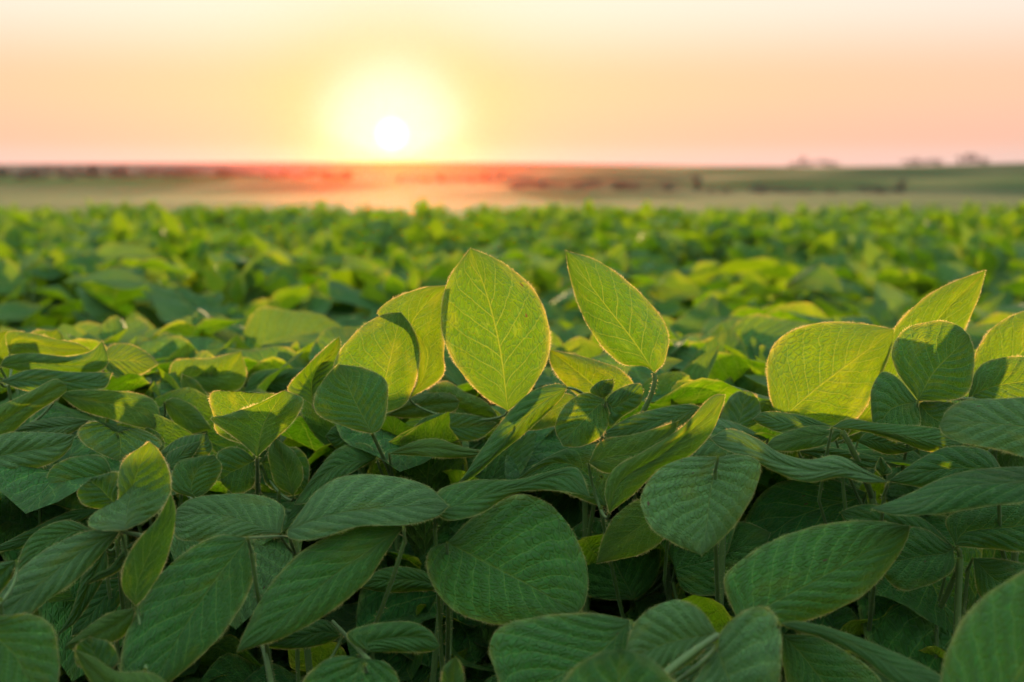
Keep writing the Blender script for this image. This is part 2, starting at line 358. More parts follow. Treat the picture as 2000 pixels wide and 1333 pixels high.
#@HERO@
lf('central', 'c1', (992,803), (919,485), [(940,770),(890,712),(863,645),(866,580),(885,530)], [(1030,770),(1068,705),(1072,640),(1045,570),(985,515)], .95, .15, [(978,690),(955,590)], u=1, eA=.006, eB=.010)
lf('central', 'c1', (800,778), (876,557), [(815,742),(812,700),(800,650),(770,625),(737,613),(762,587),(825,563)], [(862,738),(867,690),(869,620)], .976, .1, u=1)
lf('central', 'c2', (857,812), (981,826), [(836,768),(870,745),(905,764),(952,788)], [(890,835),(940,848)], 1.03, .3, u=1)
lf('central', 'c2', (757,812), (898,785), [(790,782),(832,768),(878,769)], [(800,817),(850,813),(888,802)], .99, .9, u=1)
lf('central', 'c3', (795,850), (972,829), [(830,816),(880,807),(940,814)], [(850,862),(930,859)], .96, .9)
lf('diamond', 'b1', (727,847), (660,712), [(680,836),(620,808),(617,768),(638,735)], [(745,835),(756,790),(753,743),(712,720)], .89, .35, [(700,797)], eA=-.004, eB=.008)
lf('diamond', 'b1', (760,887), (968,886), [(800,866),(848,857),(905,873)], [(820,891),(890,895)], .89, 1.2, u=1)
lf('diamond', 'b1', (736,895), (575,985), [(722,872),(697,866),(655,880),(612,930)], [(690,922),(645,945),(605,980)], .88, 1.3, [(650,915)])
lf('diamond', 'b2', (735,812), (783,610), [(690,800),(655,745),(656,700),(698,647),(745,616)], [(790,790),(815,730),(819,680),(805,640)], .965, .1, [(758,720)], u=1, eA=.012, eB=.004)
lf('diamond', 'b2', (610,790), (663,657), [(585,775),(562,758),(600,714),(640,676)], [(630,765),(655,715),(665,680)], 1.0, .2, [(612,735),(650,680)], eA=-.02, eB=.01)
lf('diamond', 'b3', (690,892), (645,700), [(625,862),(583,792),(598,740),(625,705)], [(715,820),(700,740)], 1.01, .1, u=1)
lf('diamond', 'b3', (722,850), (636,852), [(690,830),(655,832)], [(695,880),(660,880)], .96, .6)
lf('trumpet', 't1', (502,893), (555,763), [(465,860),(412,820),(440,811),(500,790)], [(530,866),(575,820),(592,782),(575,770)], .875, .2, [(515,830)], u=1, eA=-.008, eB=.006)
lf('trumpet', 't1', (500,875), (470,765), [(430,850),(417,815),(413,768)], [(530,850),(560,800),(545,772)], .93, .1, u=1)
lf('trumpet', 't1', (500,900), (430,938), [(475,879),(448,874),(424,889)], [(495,948),(462,966),(438,950)], .90, .4)
lf('trumpet', 't2', (573,968), (536,854), [(540,948),(526,905),(525,880)], [(592,932),(578,888)], .89, .2, u=1)
lf('trumpet', 't2', (510,905), (600,962), [(530,880),(580,876),(603,905)], [(520,945),(560,968)], .92, .3)
lf('fold', 'e1', (1108,758), (886,952), [(1088,750),(1040,764),(992,808),(942,875),(908,928)], [(1088,788),(1022,850),(974,888),(925,932)], .89, .9, [(1060,786),(1010,832),(958,893)], eA=.006, eB=.022)
lf('fold', 'e2', (1183,782), (1100,872), [(1145,768),(1108,788),(1084,833)], [(1190,820),(1172,854),(1135,872)], .87, .5)
lf('fold', 'e2', (1183,782), (1257,762), [(1200,765),(1228,752),(1250,750)], [(1190,832),(1216,814),(1250,790)], .885, .4)
lf('fold', 'e2', (1180,778), (1197,741), [(1152,766),(1170,746)], [(1194,765),(1199,750)], .895, .2)
lf('stalk', 'd1', (1278,728), (1105,490), [(1258,716),(1215,711),(1172,672),(1140,620),(1118,560),(1109,520)], [(1298,706),(1306,660),(1290,618),(1242,565),(1172,512)], .955, .1, [(1240,670),(1170,580)], u=1, eA=.008, eB=.012)
lf('stalk', 'd2', (1190,792), (1074,683), [(1238,758),(1210,722),(1160,703),(1120,693)], [(1150,785),(1104,752),(1076,712)], .985, .2, [(1150,745)], u=1)
lf('stalk', 'd2', (1130,775), (1012,842), [(1080,768),(1030,800)], [(1110,820),(1060,838)], .95, .4, u=1)
lf('stalk', 'd3', (1372,797), (1165,854), [(1345,790),(1290,797),(1230,815)], [(1330,832),(1260,852),(1205,862)], .92, .9)
lf('spear', 'f1', (1190,1002), (1416,771), [(1182,958),(1200,915),(1262,880),(1335,832),(1388,776)], [(1235,968),(1285,920),(1345,893),(1390,845),(1412,792)], .83, .4, [(1212,940),(1290,890),(1372,820)], u=1, eA=-.004, eB=.01)
lf('spear', 'f1', (1150,905), (1326,822), [(1175,862),(1240,848),(1285,836)], [(1190,925),(1260,915),(1310,860)], .87, .4, u=1)
lf('spear', 'f1', (1186,990), (1009,938), [(1240,930),(1215,885),(1160,868),(1100,879),(1045,909)], [(1160,985),(1110,965),(1055,950)], .86, .8, [(1140,920),(1080,905)])
lf('spear', 'f2', (1500,858), (1335,898), [(1450,832),(1396,818),(1350,850)], [(1455,885),(1400,898)], .90, 1.0)
lf('spear', 'f2', (1440,848), (1456,764), [(1408,822),(1420,785),(1438,767)], [(1482,825),(1484,790),(1471,769)], .985, .5)
lf('broad', 'g1', (1522,822), (1747,644), [(1503,770),(1500,700),(1532,655),(1602,631),(1680,632)], [(1600,842),(1675,815),(1715,745),(1738,690)], .97, .12, [(1600,755),(1680,695)], u=1, eA=.006, eB=.008)
lf('broad', 'g1', (1655,852), (1925,528), [(1700,772),(1718,705),(1748,640),(1805,583),(1865,550)], [(1775,805),(1850,720),(1886,640),(1912,580)], .99, .1, [(1745,740),(1835,620)], u=1, eA=-.006, eB=.01)
lf('broad', 'g2', (1650,870), (1590,815), [(1560,870),(1540,835)], [(1720,850),(1660,820)], 1.02, .2)
lf('wavy', 'h1', (1625,835), (1882,868), [(1657,819),(1716,827),(1800,833),(1855,843)], [(1680,842),(1740,856),(1812,882),(1862,879)], .85, 1.2, [(1720,842),(1800,858)], eB=.01)
lf('wavy', 'h1', (1628,834), (1471,819), [(1580,816),(1530,806),(1492,805)], [(1580,842),(1532,846),(1490,832)], .90, 1.3)
lf('wavy', 'h1', (1650,843), (1495,872), [(1610,832),(1565,835),(1515,853)], [(1620,866),(1560,880),(1520,881)], .87, .6, u=1)
lf('wavy', 'h2', (1735,942), (1388,856), [(1690,918),(1636,890),(1580,898),(1522,884),(1475,855),(1425,838)], [(1695,944),(1640,932),(1582,942),(1530,929),(1470,899),(1408,874)], .795, 1.5, [(1660,918),(1590,920),(1520,902),(1450,868)])
lf('wavy', 'h3', (1560,882), (1761,911), [(1610,873),(1690,888)], [(1620,902),(1700,914)], .87, 1.6)
lf('wavy', 'h3', (1675,864), (1792,876), [(1700,843),(1760,858)], [(1730,887),(1770,884)], .90, .8)
lf('wavy', 'h3', (1722,930), (1719,891), [(1710,915)], [(1742,922),(1730,905)], .81, .1)
lf('round', 'i1', (1793,782), (1892,655), [(1752,726),(1743,682),(1772,642),(1833,627),(1872,637)], [(1840,783),(1886,772),(1900,735),(1903,690)], .90, .25, [(1824,728),(1862,688)], eA=.006, eB=.003)
lf('round', 'i1', (1793,785), (1708,850), [(1757,742),(1724,727),(1702,762),(1702,805)], [(1797,830),(1765,862)], .88, .5, [(1740,800)])
lf('round', 'i1', (1796,786), (1880,852), [(1830,784),(1872,795)], [(1788,835),(1820,862)], .90, .5)
lf('round', 'i2', (1890,778), (2062,722), [(1905,728),(1938,703),(2005,698)], [(1960,800),(2035,785)], .92, .4)
lf('round', 'i2', (1905,810), (2060,598), [(1896,740),(1906,690),(1942,638),(2000,608)], [(1980,800),(2060,720)], 1.0, .1, u=1)
lf('silver', 'j1', (2085,860), (1835,832), [(2050,784),(1950,779),(1885,783),(1850,803)], [(2050,905),(1960,881),(1875,864),(1845,850)], .77, .9)
lf('silver', 'j1', (2085,930), (1702,994), [(2010,913),(1930,915),(1850,930),(1775,965)], [(2010,976),(1915,991),(1830,1004),(1750,1006)], .73, 1.0, [(1980,942),(1870,952),(1780,988)], eB=-.002, eA=.03)
lf('silver', 'j2', (1962,928), (1735,940), [(1930,882),(1860,872),(1800,895)], [(1900,955),(1820,955)], .80, .7)
lf('pale', 'k1', (1402,893), (1370,1085), [(1345,893),(1287,918),(1252,973),(1272,1030),(1320,1063)], [(1448,888),(1484,905),(1474,960),(1438,1022),(1402,1060)], .74, .8, [(1388,960),(1380,1030)], eA=.006, eB=.008, pale=1)
lf('pale', 'k2', (1318,1113), (1505,1040), [(1310,1060),(1370,1030),(1450,1020)], [(1331,1149),(1368,1163),(1420,1155),(1480,1105)], .82, .6)
lf('pale', 'k3', (1310,1000), (1165,1101), [(1262,973),(1210,1000),(1180,1045)], [(1300,1048),(1250,1083)], .79, .3, u=1)
lf('pale', 'k3', (1236,1173), (1150,1010), [(1150,1165),(1110,1120),(1105,1050)], [(1272,1146),(1290,1095),(1265,1030)], .85, .4)
lf('pale', 'k4', (1692,962), (1440,1112), [(1600,932),(1500,955),(1450,1030)], [(1690,1020),(1600,1072),(1500,1115)], .86, .7)
lf('front', 'l1', (1442,1216), (1777,1028), [(1415,1142),(1434,1106),(1500,1061),(1592,1028),(1700,1017)], [(1500,1226),(1590,1208),(1680,1166),(1740,1106),(1771,1054)], .68, .7, [(1535,1165),(1665,1095)], eA=.004, eB=.008)
lf('front', 'l2', (1401,1262), (1470,1425), [(1411,1230),(1448,1198),(1490,1186),(1520,1215),(1526,1285),(1512,1370)], [(1368,1312),(1348,1360),(1395,1412)], .58, .7, [(1425,1332)])
lf('front', 'l2', (1400,1238), (1215,1292), [(1370,1193),(1325,1172),(1282,1184),(1240,1218)], [(1360,1285),(1300,1322),(1240,1325)], .62, .8, [(1310,1255)])
lf('front', 'l2', (1400,1256), (1290,1420), [(1350,1270),(1300,1320)], [(1405,1305),(1370,1400)], .64, .6)
lf('front', 'l3', (1522,1218), (1880,1356), [(1570,1215),(1650,1236),(1740,1271),(1825,1312)], [(1560,1233),(1620,1250),(1690,1290),(1760,1340)], .6, 1.8, eB=.004)
lf('front', 'l3', (1528,1240), (1700,1410), [(1600,1245),(1690,1300),(1728,1350)], [(1530,1300),(1560,1400),(1620,1420)], .67, .5)
lf('front', 'l4', (1233,1212), (1015,1400), [(1160,1199),(1050,1205),(978,1226),(957,1268),(975,1330)], [(1239,1250),(1212,1320),(1120,1400)], .63, .7, [(1160,1285),(1080,1330)])
lf('front', 'l4', (1250,1490), (1215,1268), [(1150,1460),(1085,1380),(1118,1310),(1170,1277)], [(1350,1460),(1345,1385),(1310,1325),(1262,1282)], .55, .5)
lf('corner', 'm1', (1862,1070), (1700,1092), [(1800,1032),(1740,1042)], [(1862,1112),(1820,1140),(1755,1150)], .76, .7)
lf('corner', 'm1', (1866,1066), (2065,1010), [(1850,1012),(1930,985),(2010,980)], [(1930,1072),(2020,1074)], .78, .6)
lf('corner', 'm1', (1862,1068), (1640,1000), [(1800,1012),(1700,985)], [(1770,1062),(1670,1034)], .80, .7)
lf('corner', 'm2', (1900,1090), (2045,1175), [(1950,1092),(2020,1112)], [(1915,1166),(1970,1195)], .76, .6)
lf('corner', 'm3', (1880,1490), (2125,1090), [(1842,1400),(1845,1290),(1886,1204),(1950,1145),(2035,1103)], [(1980,1500),(2100,1420),(2150,1250)], .55, .6, eA=.006)
lf('heart', 'n1', (873,1060), (1128,1199), [(938,1000),(1008,967),(1070,984),(1116,1035),(1147,1112),(1144,1172)], [(840,1074),(837,1122),(880,1187),(965,1219),(1060,1215)], .72, .7, [(965,1108),(1060,1158)], eA=.004, eB=.004)
lf('heart', 'n2', (848,1003), (1153,972), [(860,957),(930,938),(1010,937),(1078,920),(1128,916)], [(882,1017),(940,1002),(1000,966),(1058,957),(1115,962)], .765, 1.2, [(950,968),(1030,946),(1100,930)])
lf('heart', 'n3', (880,1152), (702,1146), [(820,1113),(748,1111)], [(820,1155),(750,1157)], .79, 1.0)
lf('heart', 'n4', (884,1385), (890,1283), [(862,1345),(868,1303)], [(905,1340),(903,1305)], .6, .1)
lf('ribbed', 'o1', (562,1036), (876,989), [(580,1010),(620,958),(675,930),(750,929),(832,948)], [(567,1052),(620,1053),(700,1028),(785,1026),(848,1012)], .74, 1.0, [(650,1005),(760,990)], eA=.012, eB=-.006)
lf('ribbed', 'o2', (788,1029), (463,1274), [(724,1021),(650,1045),(580,1085),(515,1162),(478,1235)], [(752,1082),(715,1138),(640,1198),(560,1243),(502,1262)], .68, .8, [(660,1118),(560,1200)], eA=.004, eB=.006)
lf('ribbed', 'o1', (548,1042), (336,1005), [(553,990),(500,967),(430,966),(370,976)], [(480,1049),(400,1057),(345,1050)], .76, 1.3, [(440,1008)])
lf('ribbed', 'o3', (484,1051), (292,1362), [(425,1047),(350,1088),(285,1158),(243,1250),(240,1330)], [(499,1092),(486,1155),(440,1230),(370,1302)], .66, .7, [(405,1155),(335,1270)], eA=.005, eB=.005)
lf('low', 'p1', (728,1275), (860,1262), [(692,1260),(680,1236),(735,1218),(800,1215),(840,1233)], [(780,1274),(840,1273)], .66, .9)
lf('low', 'p1', (712,1298), (690,1470), [(670,1281),(620,1300),(588,1350),(620,1430)], [(752,1293),(779,1337),(762,1420)], .62, .7)
lf('low', 'p2', (668,1240), (500,1264), [(630,1210),(560,1232)], [(640,1257),(570,1268)], .72, .8)
lf('blade', 'q1', (265,1183), (333,965), [(239,1150),(244,1100),(270,1055),(308,1012)], [(286,1162),(318,1110),(338,1045),(343,995)], .68, .1, u=1, eA=-.004, eB=.01)
lf('blade', 'q2', (266,1187), (124,1266), [(216,1197),(172,1224)], [(248,1235),(215,1256),(165,1271)], .66, .3, u=1)
lf('blade', 'q2', (345,1355), (145,1268), [(300,1316),(232,1312),(185,1286)], [(250,1400),(190,1352),(158,1300)], .6, .4, u=1)
lf('blade', 'q2', (215,1312), (175,1245), [(152,1300),(150,1262)], [(232,1287),(213,1256)], .63, .3)
lf('blade', 'q3', (272,1052), (166,1142), [(245,1070),(215,1108),(190,1120)], [(262,1086),(230,1117),(195,1133)], .70, 1.0)
lf('blade', 'q3', (252,1125), (140,1242), [(190,1140),(150,1190)], [(240,1170),(190,1230)], .76, .7)
lf('pointed', 'r1', (235,1036), (-42,1232), [(176,1037),(100,1067),(40,1112),(-8,1172)], [(207,1074),(152,1130),(95,1172),(20,1226)], .68, .9, [(150,1085),(60,1155)])
lf('pointed', 'r1', (243,1036), (292,863), [(186,1034),(172,1018),(193,996),(229,978),(231,930),(246,895)], [(285,1017),(318,990),(332,963),(331,925),(312,882)], .71, .1, [(250,990),(265,930)], kz=[0, .04, .055, .05, .045])
lf('pointed', 'r2', (182,1036), (18,1152), [(135,1017),(90,1028),(50,1062)], [(150,1062),(80,1105)], .74, .8)
lf('pointed', 'r2', (195,995), (-35,1082), [(140,998),(60,1035)], [(150,1022),(60,1066)], .8, 1.0)
lf('pointed', 'r3', (232,990), (178,935), [(190,994),(160,983),(152,958)], [(238,960),(232,925),(205,926)], .77, .4)
lf('pointed', 'r3', (206,1068), (112,1242), [(167,1110),(142,1190)], [(210,1110),(190,1152),(150,1212)], .73, .5)
lf('edge', 's1', (-60,1190), (102,1375), [(0,1203),(55,1200),(98,1221),(114,1280),(113,1335)], [(-60,1290),(0,1385)], .6, .7)
lf('edge', 's1', (32,1096), (-62,1182), [(0,1100),(-40,1130)], [(14,1142),(-20,1170)], .66, .7)
lf('ruffled', 'T1', (18,692), (179,686), [(13,650),(60,651),(110,663),(152,671)], [(60,693),(120,696),(155,692)], 1.08, .1, u=1)
lf('ruffled', 'T1', (0,716), (200,666), [(14,697),(60,690),(130,697),(176,687)], [(60,729),(130,729),(185,729),(212,707)], 1.05, .5, u=1)
lf('ruffled', 'T1', (0,745), (219,728), [(60,722),(140,727)], [(60,765),(150,766),(202,759)], 1.0, .8)
lf('ruffled', 'T2', (-20,725), (15,645), [(-50,690),(-25,655)], [(26,695),(28,670)], 1.12, .1, u=1)
lf('ruffled', 'T2', (60,705), (112,643), [(45,675),(65,648)], [(120,690),(124,660)], 1.15, .1, u=1)
lf('ruffled', 'T3', (195,706), (309,712), [(215,676),(250,672),(285,688)], [(225,736),(270,733)], 1.12, .6)
lf('bench', 'U1', (110,768), (302,838), [(165,762),(240,765),(290,776),(312,805)], [(160,802),(220,820),(265,833)], .98, .5, u=1)
lf('bench', 'U1', (-60,862), (129,752), [(-30,810),(50,770),(105,741)], [(0,863),(60,813),(125,769)], .95, .4, u=1)
lf('bench', 'U2', (178,822), (18,849), [(120,815),(60,825)], [(130,849),(70,854)], .97, 1.6)
lf('bench', 'U2', (-60,900), (146,850), [(0,850),(90,845)], [(0,929),(100,905),(136,875)], .9, .7)
lf('cupped', 'V1', (228,846), (232,900), [(185,824),(153,842),(168,870),(205,890)], [(272,838),(315,865),(292,890),(258,898)], .9, .5, eA=-.01, eB=-.008)
lf('cupped', 'V2', (222,932), (104,984), [(200,893),(150,892),(105,910),(91,945)], [(190,990),(145,996)], .85, .5)
lf('cupped', 'V3', (310,886), (402,847), [(350,856)], [(340,915),(390,902),(414,876)], .88, .9)
lf('cupped', 'V3', (325,917), (394,862), [(328,888),(360,870)], [(348,918),(377,890)], .86, .8)
lf('cupped', 'V4', (384,974), (418,889), [(336,955),(345,905),(385,893)], [(411,955),(433,914)], .83, .5)
lf('cupped', 'V4', (318,885), (288,835), [(290,870),(280,845)], [(320,862),(308,845)], .93, .3)
lf('sunlit', 'W1', (337,762), (471,686), [(331,725),(350,702),(410,700)], [(400,768),(460,764),(481,735)], 1.15, .1, u=1)
lf('sunlit', 'W1', (412,788), (356,732), [(375,785),(354,755)], [(400,765),(380,742)], 1.08, .2, u=1)
lf('sunlit', 'W2', (320,785), (413,839), [(345,778),(382,797)], [(332,815),(366,847)], 1.02, .3, u=1)
lf('sunlit', 'W2', (300,800), (405,872), [(350,790),(400,830)], [(320,850),(370,880)], 1.05, .5)
lf('sunlit', 'W3', (475,768), (655,722), [(500,728),(580,720)], [(560,773),(620,755)], 1.2, .9)
#@END@
PLANTS = {   # stem pixel x, depth, top pixel y, label
 'central': (930, 1.03, 840, 'soybean plant carrying the tallest upright glowing leaf in the middle'),
 'diamond': (768, .95, 930, 'soybean plant with dark diamond-shaped leaf in front of glowing leaves on a hairy stem'),
 'trumpet': (503, .92, 965, 'soybean plant with wide folded green leaf opening upward like a trumpet'),
 'fold': (1140, .93, 850, 'soybean plant with long folded leaf slanting below the tallest leaf and a small round leaflet'),
 'stalk': (1250, .97, 815, 'soybean plant lifting one pointed glowing leaf on a bare hairy stalk'),
 'spear': (1290, .92, 960, 'soybean plant with long spear-like leaf rising diagonally below the stalked leaf'),
 'broad': (1620, 1.01, 880, 'soybean plant with broad oval glowing leaf beside a tall pointed leaf'),
 'wavy': (1705, .87, 960, 'soybean plant with wavy grey-green leaf below the broad oval glowing leaf'),
 'round': (1950, .97, 800, 'soybean plant with round dark leaf standing against the tall pointed leaf'),
 'silver': (1990, .82, 980, 'soybean plant with striped silvery leaf above a lime-edged leaf at the border'),
 'pale': (1415, .84, 960, 'soybean plant with pale hanging heart-shaped leaf showing light veins'),
 'front': (1408, .68, 1265, 'soybean plant with large oval leaf above a fan of blurred bright leaves'),
 'corner': (1875, .76, 1090, 'soybean plant with very large blurred leaf filling the lower right corner'),
 'heart': (872, .80, 1075, 'soybean plant with big round dark green leaf with yellow midrib'),
 'ribbed': (575, .79, 1050, 'soybean plant with two long drooping ribbed blue-green leaves'),
 'low': (712, .70, 1290, 'soybean plant with small low leaves shaded under the drooping ribbed leaf'),
 'blade': (262, .75, 1180, 'soybean plant with narrow upright yellow-green blade beside the drooping leaf'),
 'pointed': (240, .80, 1040, 'soybean plant with hairy pointed leaf drooping left under a bent cupped leaf'),
 'edge': (-30, .66, 1230, 'soybean plant with rounded veined leaf at the lower left edge'),
 'ruffled': (60, 1.1, 760, 'soybean plant with layered ruffled gold-rimmed leaves at the left edge'),
 'bench': (60, 1.02, 840, 'soybean plant with long flat gold-edged leaves below the ruffled leaves'),
 'cupped': (290, .92, 920, 'soybean plant with small folded pale leaf above a shaded round leaf'),
 'sunlit': (385, 1.12, 800, 'soybean plant with squarish sunlit leaf behind the trumpet-like leaf'),
}
# extra visible stalks: plant, pixel path with depth, radius (m)
STALKS = [
 ('diamond', 'b1', [(727,847,.89),(742,880,.90),(760,915,.91),(775,960,.93)], .0013),
 ('trumpet', 't1', [(502,893,.875),(503,925,.89),(502,968,.90),(505,1010,.92)], .0013),
 ('stalk', 'd1', [(1278,728,.955),(1283,750,.955),(1268,785,.96),(1250,815,.965)], .0016),
 ('wavy', 'h1', [(1645,842,.87),(1668,880,.86),(1695,940,.86),(1712,1000,.87)], .0019),
 ('round', 'i1', [(1793,782,.90),(1840,778,.905),(1885,778,.91),(1960,782,.93)], .0011),
 ('low', 'p1', [(650,1215,.72),(690,1255,.69),(705,1275,.665),(722,1292,.65)], .0013),
 ('low', 'p2', [(512,1258,.71),(520,1285,.70),(528,1320,.69),(540,1400,.68)], .0017),
 ('front', 'l2', [(1401,1242,.615),(1375,1260,.60),(1335,1285,.595),(1298,1318,.59)], .0019),
 ('pale', 'k3', [(1238,1174,.85),(1262,1150,.86),(1300,1115,.87),(1345,1075,.88)], .0012),
 ('corner', 'm1', [(1868,1070,.77),(1885,1085,.765),(1870,1120,.765),(1838,1185,.77)], .0016),
#('pale', 'k1', [(1402,893,.74),(1415,887,.745),(1428,882,.75),(1440,876,.76)], .0013),
 ('fold', 'e1', [(1108,758,.89),(1120,758,.90),(1135,764,.91),(1150,780,.92)], .0009),
 ('ribbed', 'o1', [(484,1051,.67),(515,1050,.70),(548,1046,.73),(570,1050,.76)], .0007),
 ('pointed', 'r1', [(235,1037,.69),(252,1043,.70),(272,1046,.73),(300,1050,.78)], .0012),
]
def hero_surface(spec, nu=64, nh=12):
    plant, grp, base, tip, A, B, D, ky, mid, o = spec
    a = curve([base]+A+[tip], nu); b = curve([base]+B+[tip], nu)
    m = curve([base]+mid+[tip], nu) if mid else .5*(a+b)
    t = np.linspace(0, 1, nu)[:, None]; s = np.linspace(-1, 1, 2*nh+1)[None, :]
    sa = np.clip(-s, 0, 1)[..., None]; sb = np.clip(s, 0, 1)[..., None]
    P = m[:, None]*(1-sa-sb)+a[:, None]*sa+b[:, None]*sb
    xc, yc = (base[0]+tip[0])/2, (base[1]+tip[1])/2
    g = np.random.default_rng(abs(hash_(base)+hash_(tip)))
    env = np.sin(math.pi*np.clip(t, 0, 1))**.6
    yoff = (yc-P[..., 1])/F*D
    lim = .075
    d = D + lim*np.tanh(ky*yoff/lim) + o.get('kx', 0)*(P[..., 0]-xc)/F*D
    eA, eB = o.get('eA', g.uniform(0, .006)), o.get('eB', g.uniform(0, .006))
    d = d + env*(eA*np.clip(-s, 0, 1)**1.3+eB*np.clip(s, 0, 1)**1.3)
    # the blade puffs between midrib and margin and ripples at the margin
    puff = g.uniform(.0012, .0045)
    d = d - env*puff*np.sin(math.pi*np.abs(s))
    for k in range(2):
        f1, ph = g.uniform(7, 19), g.uniform(0, 6.28)
        d = d + env*.0020*np.abs(s)**2*np.sin(f1*t+ph+np.sign(s)*1.3)
    r = float(g.random())*.98
    if grp in ('k1', 'h2', 'U2', 'V1', 'o1', 'r1', 'f2') or (grp == 'j1' and base[1] < 900) or (grp == 'l2' and base[0] < 1402): pale_ = 1.005
    else: pale_ = 0
    lat = np.cos(2*math.pi*(7+3*r)*(t-.30*np.abs(s)**.85+.055*(s > 0)))
    lat = lat*(.45+.55*np.sin(5*t+3*s+ph)**2)
    d = d - env*.0009*lat*np.sin(math.pi*np.abs(s))**.5
    if 'kz' in o: d = d + np.interp(t[:, 0], np.linspace(0, 1, len(o['kz'])), o['kz'])[:, None]
    jit = g.normal(0, .6, (nu, 2*nh+1)); 
    return W(P[..., 0], P[..., 1], d), g, r+pale_
def hash_(p): return int(p[0]*7919+p[1]*104729)

def trifoliate(acc, origin, az, L, pitch, g, nu, nh, hairs=0, petiole=True, stem_from=None, k=6):
    """a compound leaf of three leaflets; origin is where the leaflets meet"""
    def leaflet(base, dirv, nrm, Ln, wr):
        n = nu; t = np.linspace(0, 1, n)[:, None]; s = np.linspace(-1, 1, 2*nh+1)[None, :]
        side = np.cross(dirv, nrm)
        w = Ln*wr*.5*np.sin(math.pi*t**.8)**.75*(1-.12*t)
        w[0] = w[-1] = 0
        curl = g.uniform(-.25, .5); droop = g.uniform(0, .35); fold = g.uniform(-.1, .55)
        along = t*Ln*(1-.1*droop)
        z = -droop*Ln*t**2 + curl*.15*Ln*np.sin(math.pi*t) + fold*np.abs(s)*w + .006*np.sin(9*t+g.uniform(0, 6)+2*s)*np.abs(s)*np.sin(math.pi*t)
        P = base+along[..., None]*dirv+(s*w)[..., None]*side+z[..., None]*nrm
        P[0] = base; P[-1] = P[-1, nh]
        return P
    for q, (da, sc) in enumerate(((0, 1.0), (1.25, .9), (-1.25, .9))):
        a = az+da+g.normal(0, .25); p = pitch+g.normal(0, .28)
        dv = np.array([math.cos(a)*math.cos(p), math.sin(a)*math.cos(p), math.sin(p)])
        upn = np.array([-math.cos(a)*math.sin(p), -math.sin(a)*math.sin(p), math.cos(p)])
        roll = g.normal(0, .45); sv = np.cross(dv, upn); upn = upn*math.cos(roll)+sv*math.sin(roll)
        off = .012 if q == 0 else .003
        r = g.random()*.98+(1.005 if g.random() < .14 else 0)
        blade(acc, leaflet(np.asarray(origin)+dv*off, dv, upn, L*sc*g.uniform(.85, 1.1), g.uniform(.58, .72)), r, hairs=hairs, g=g)
    if stem_from is not None:
        sf = np.asarray(stem_from); o = np.asarray(origin)
        tube(acc, [sf, sf*.45+o*.55+np.array([0, 0, -.015]), o], .0012, .0008, k=4)

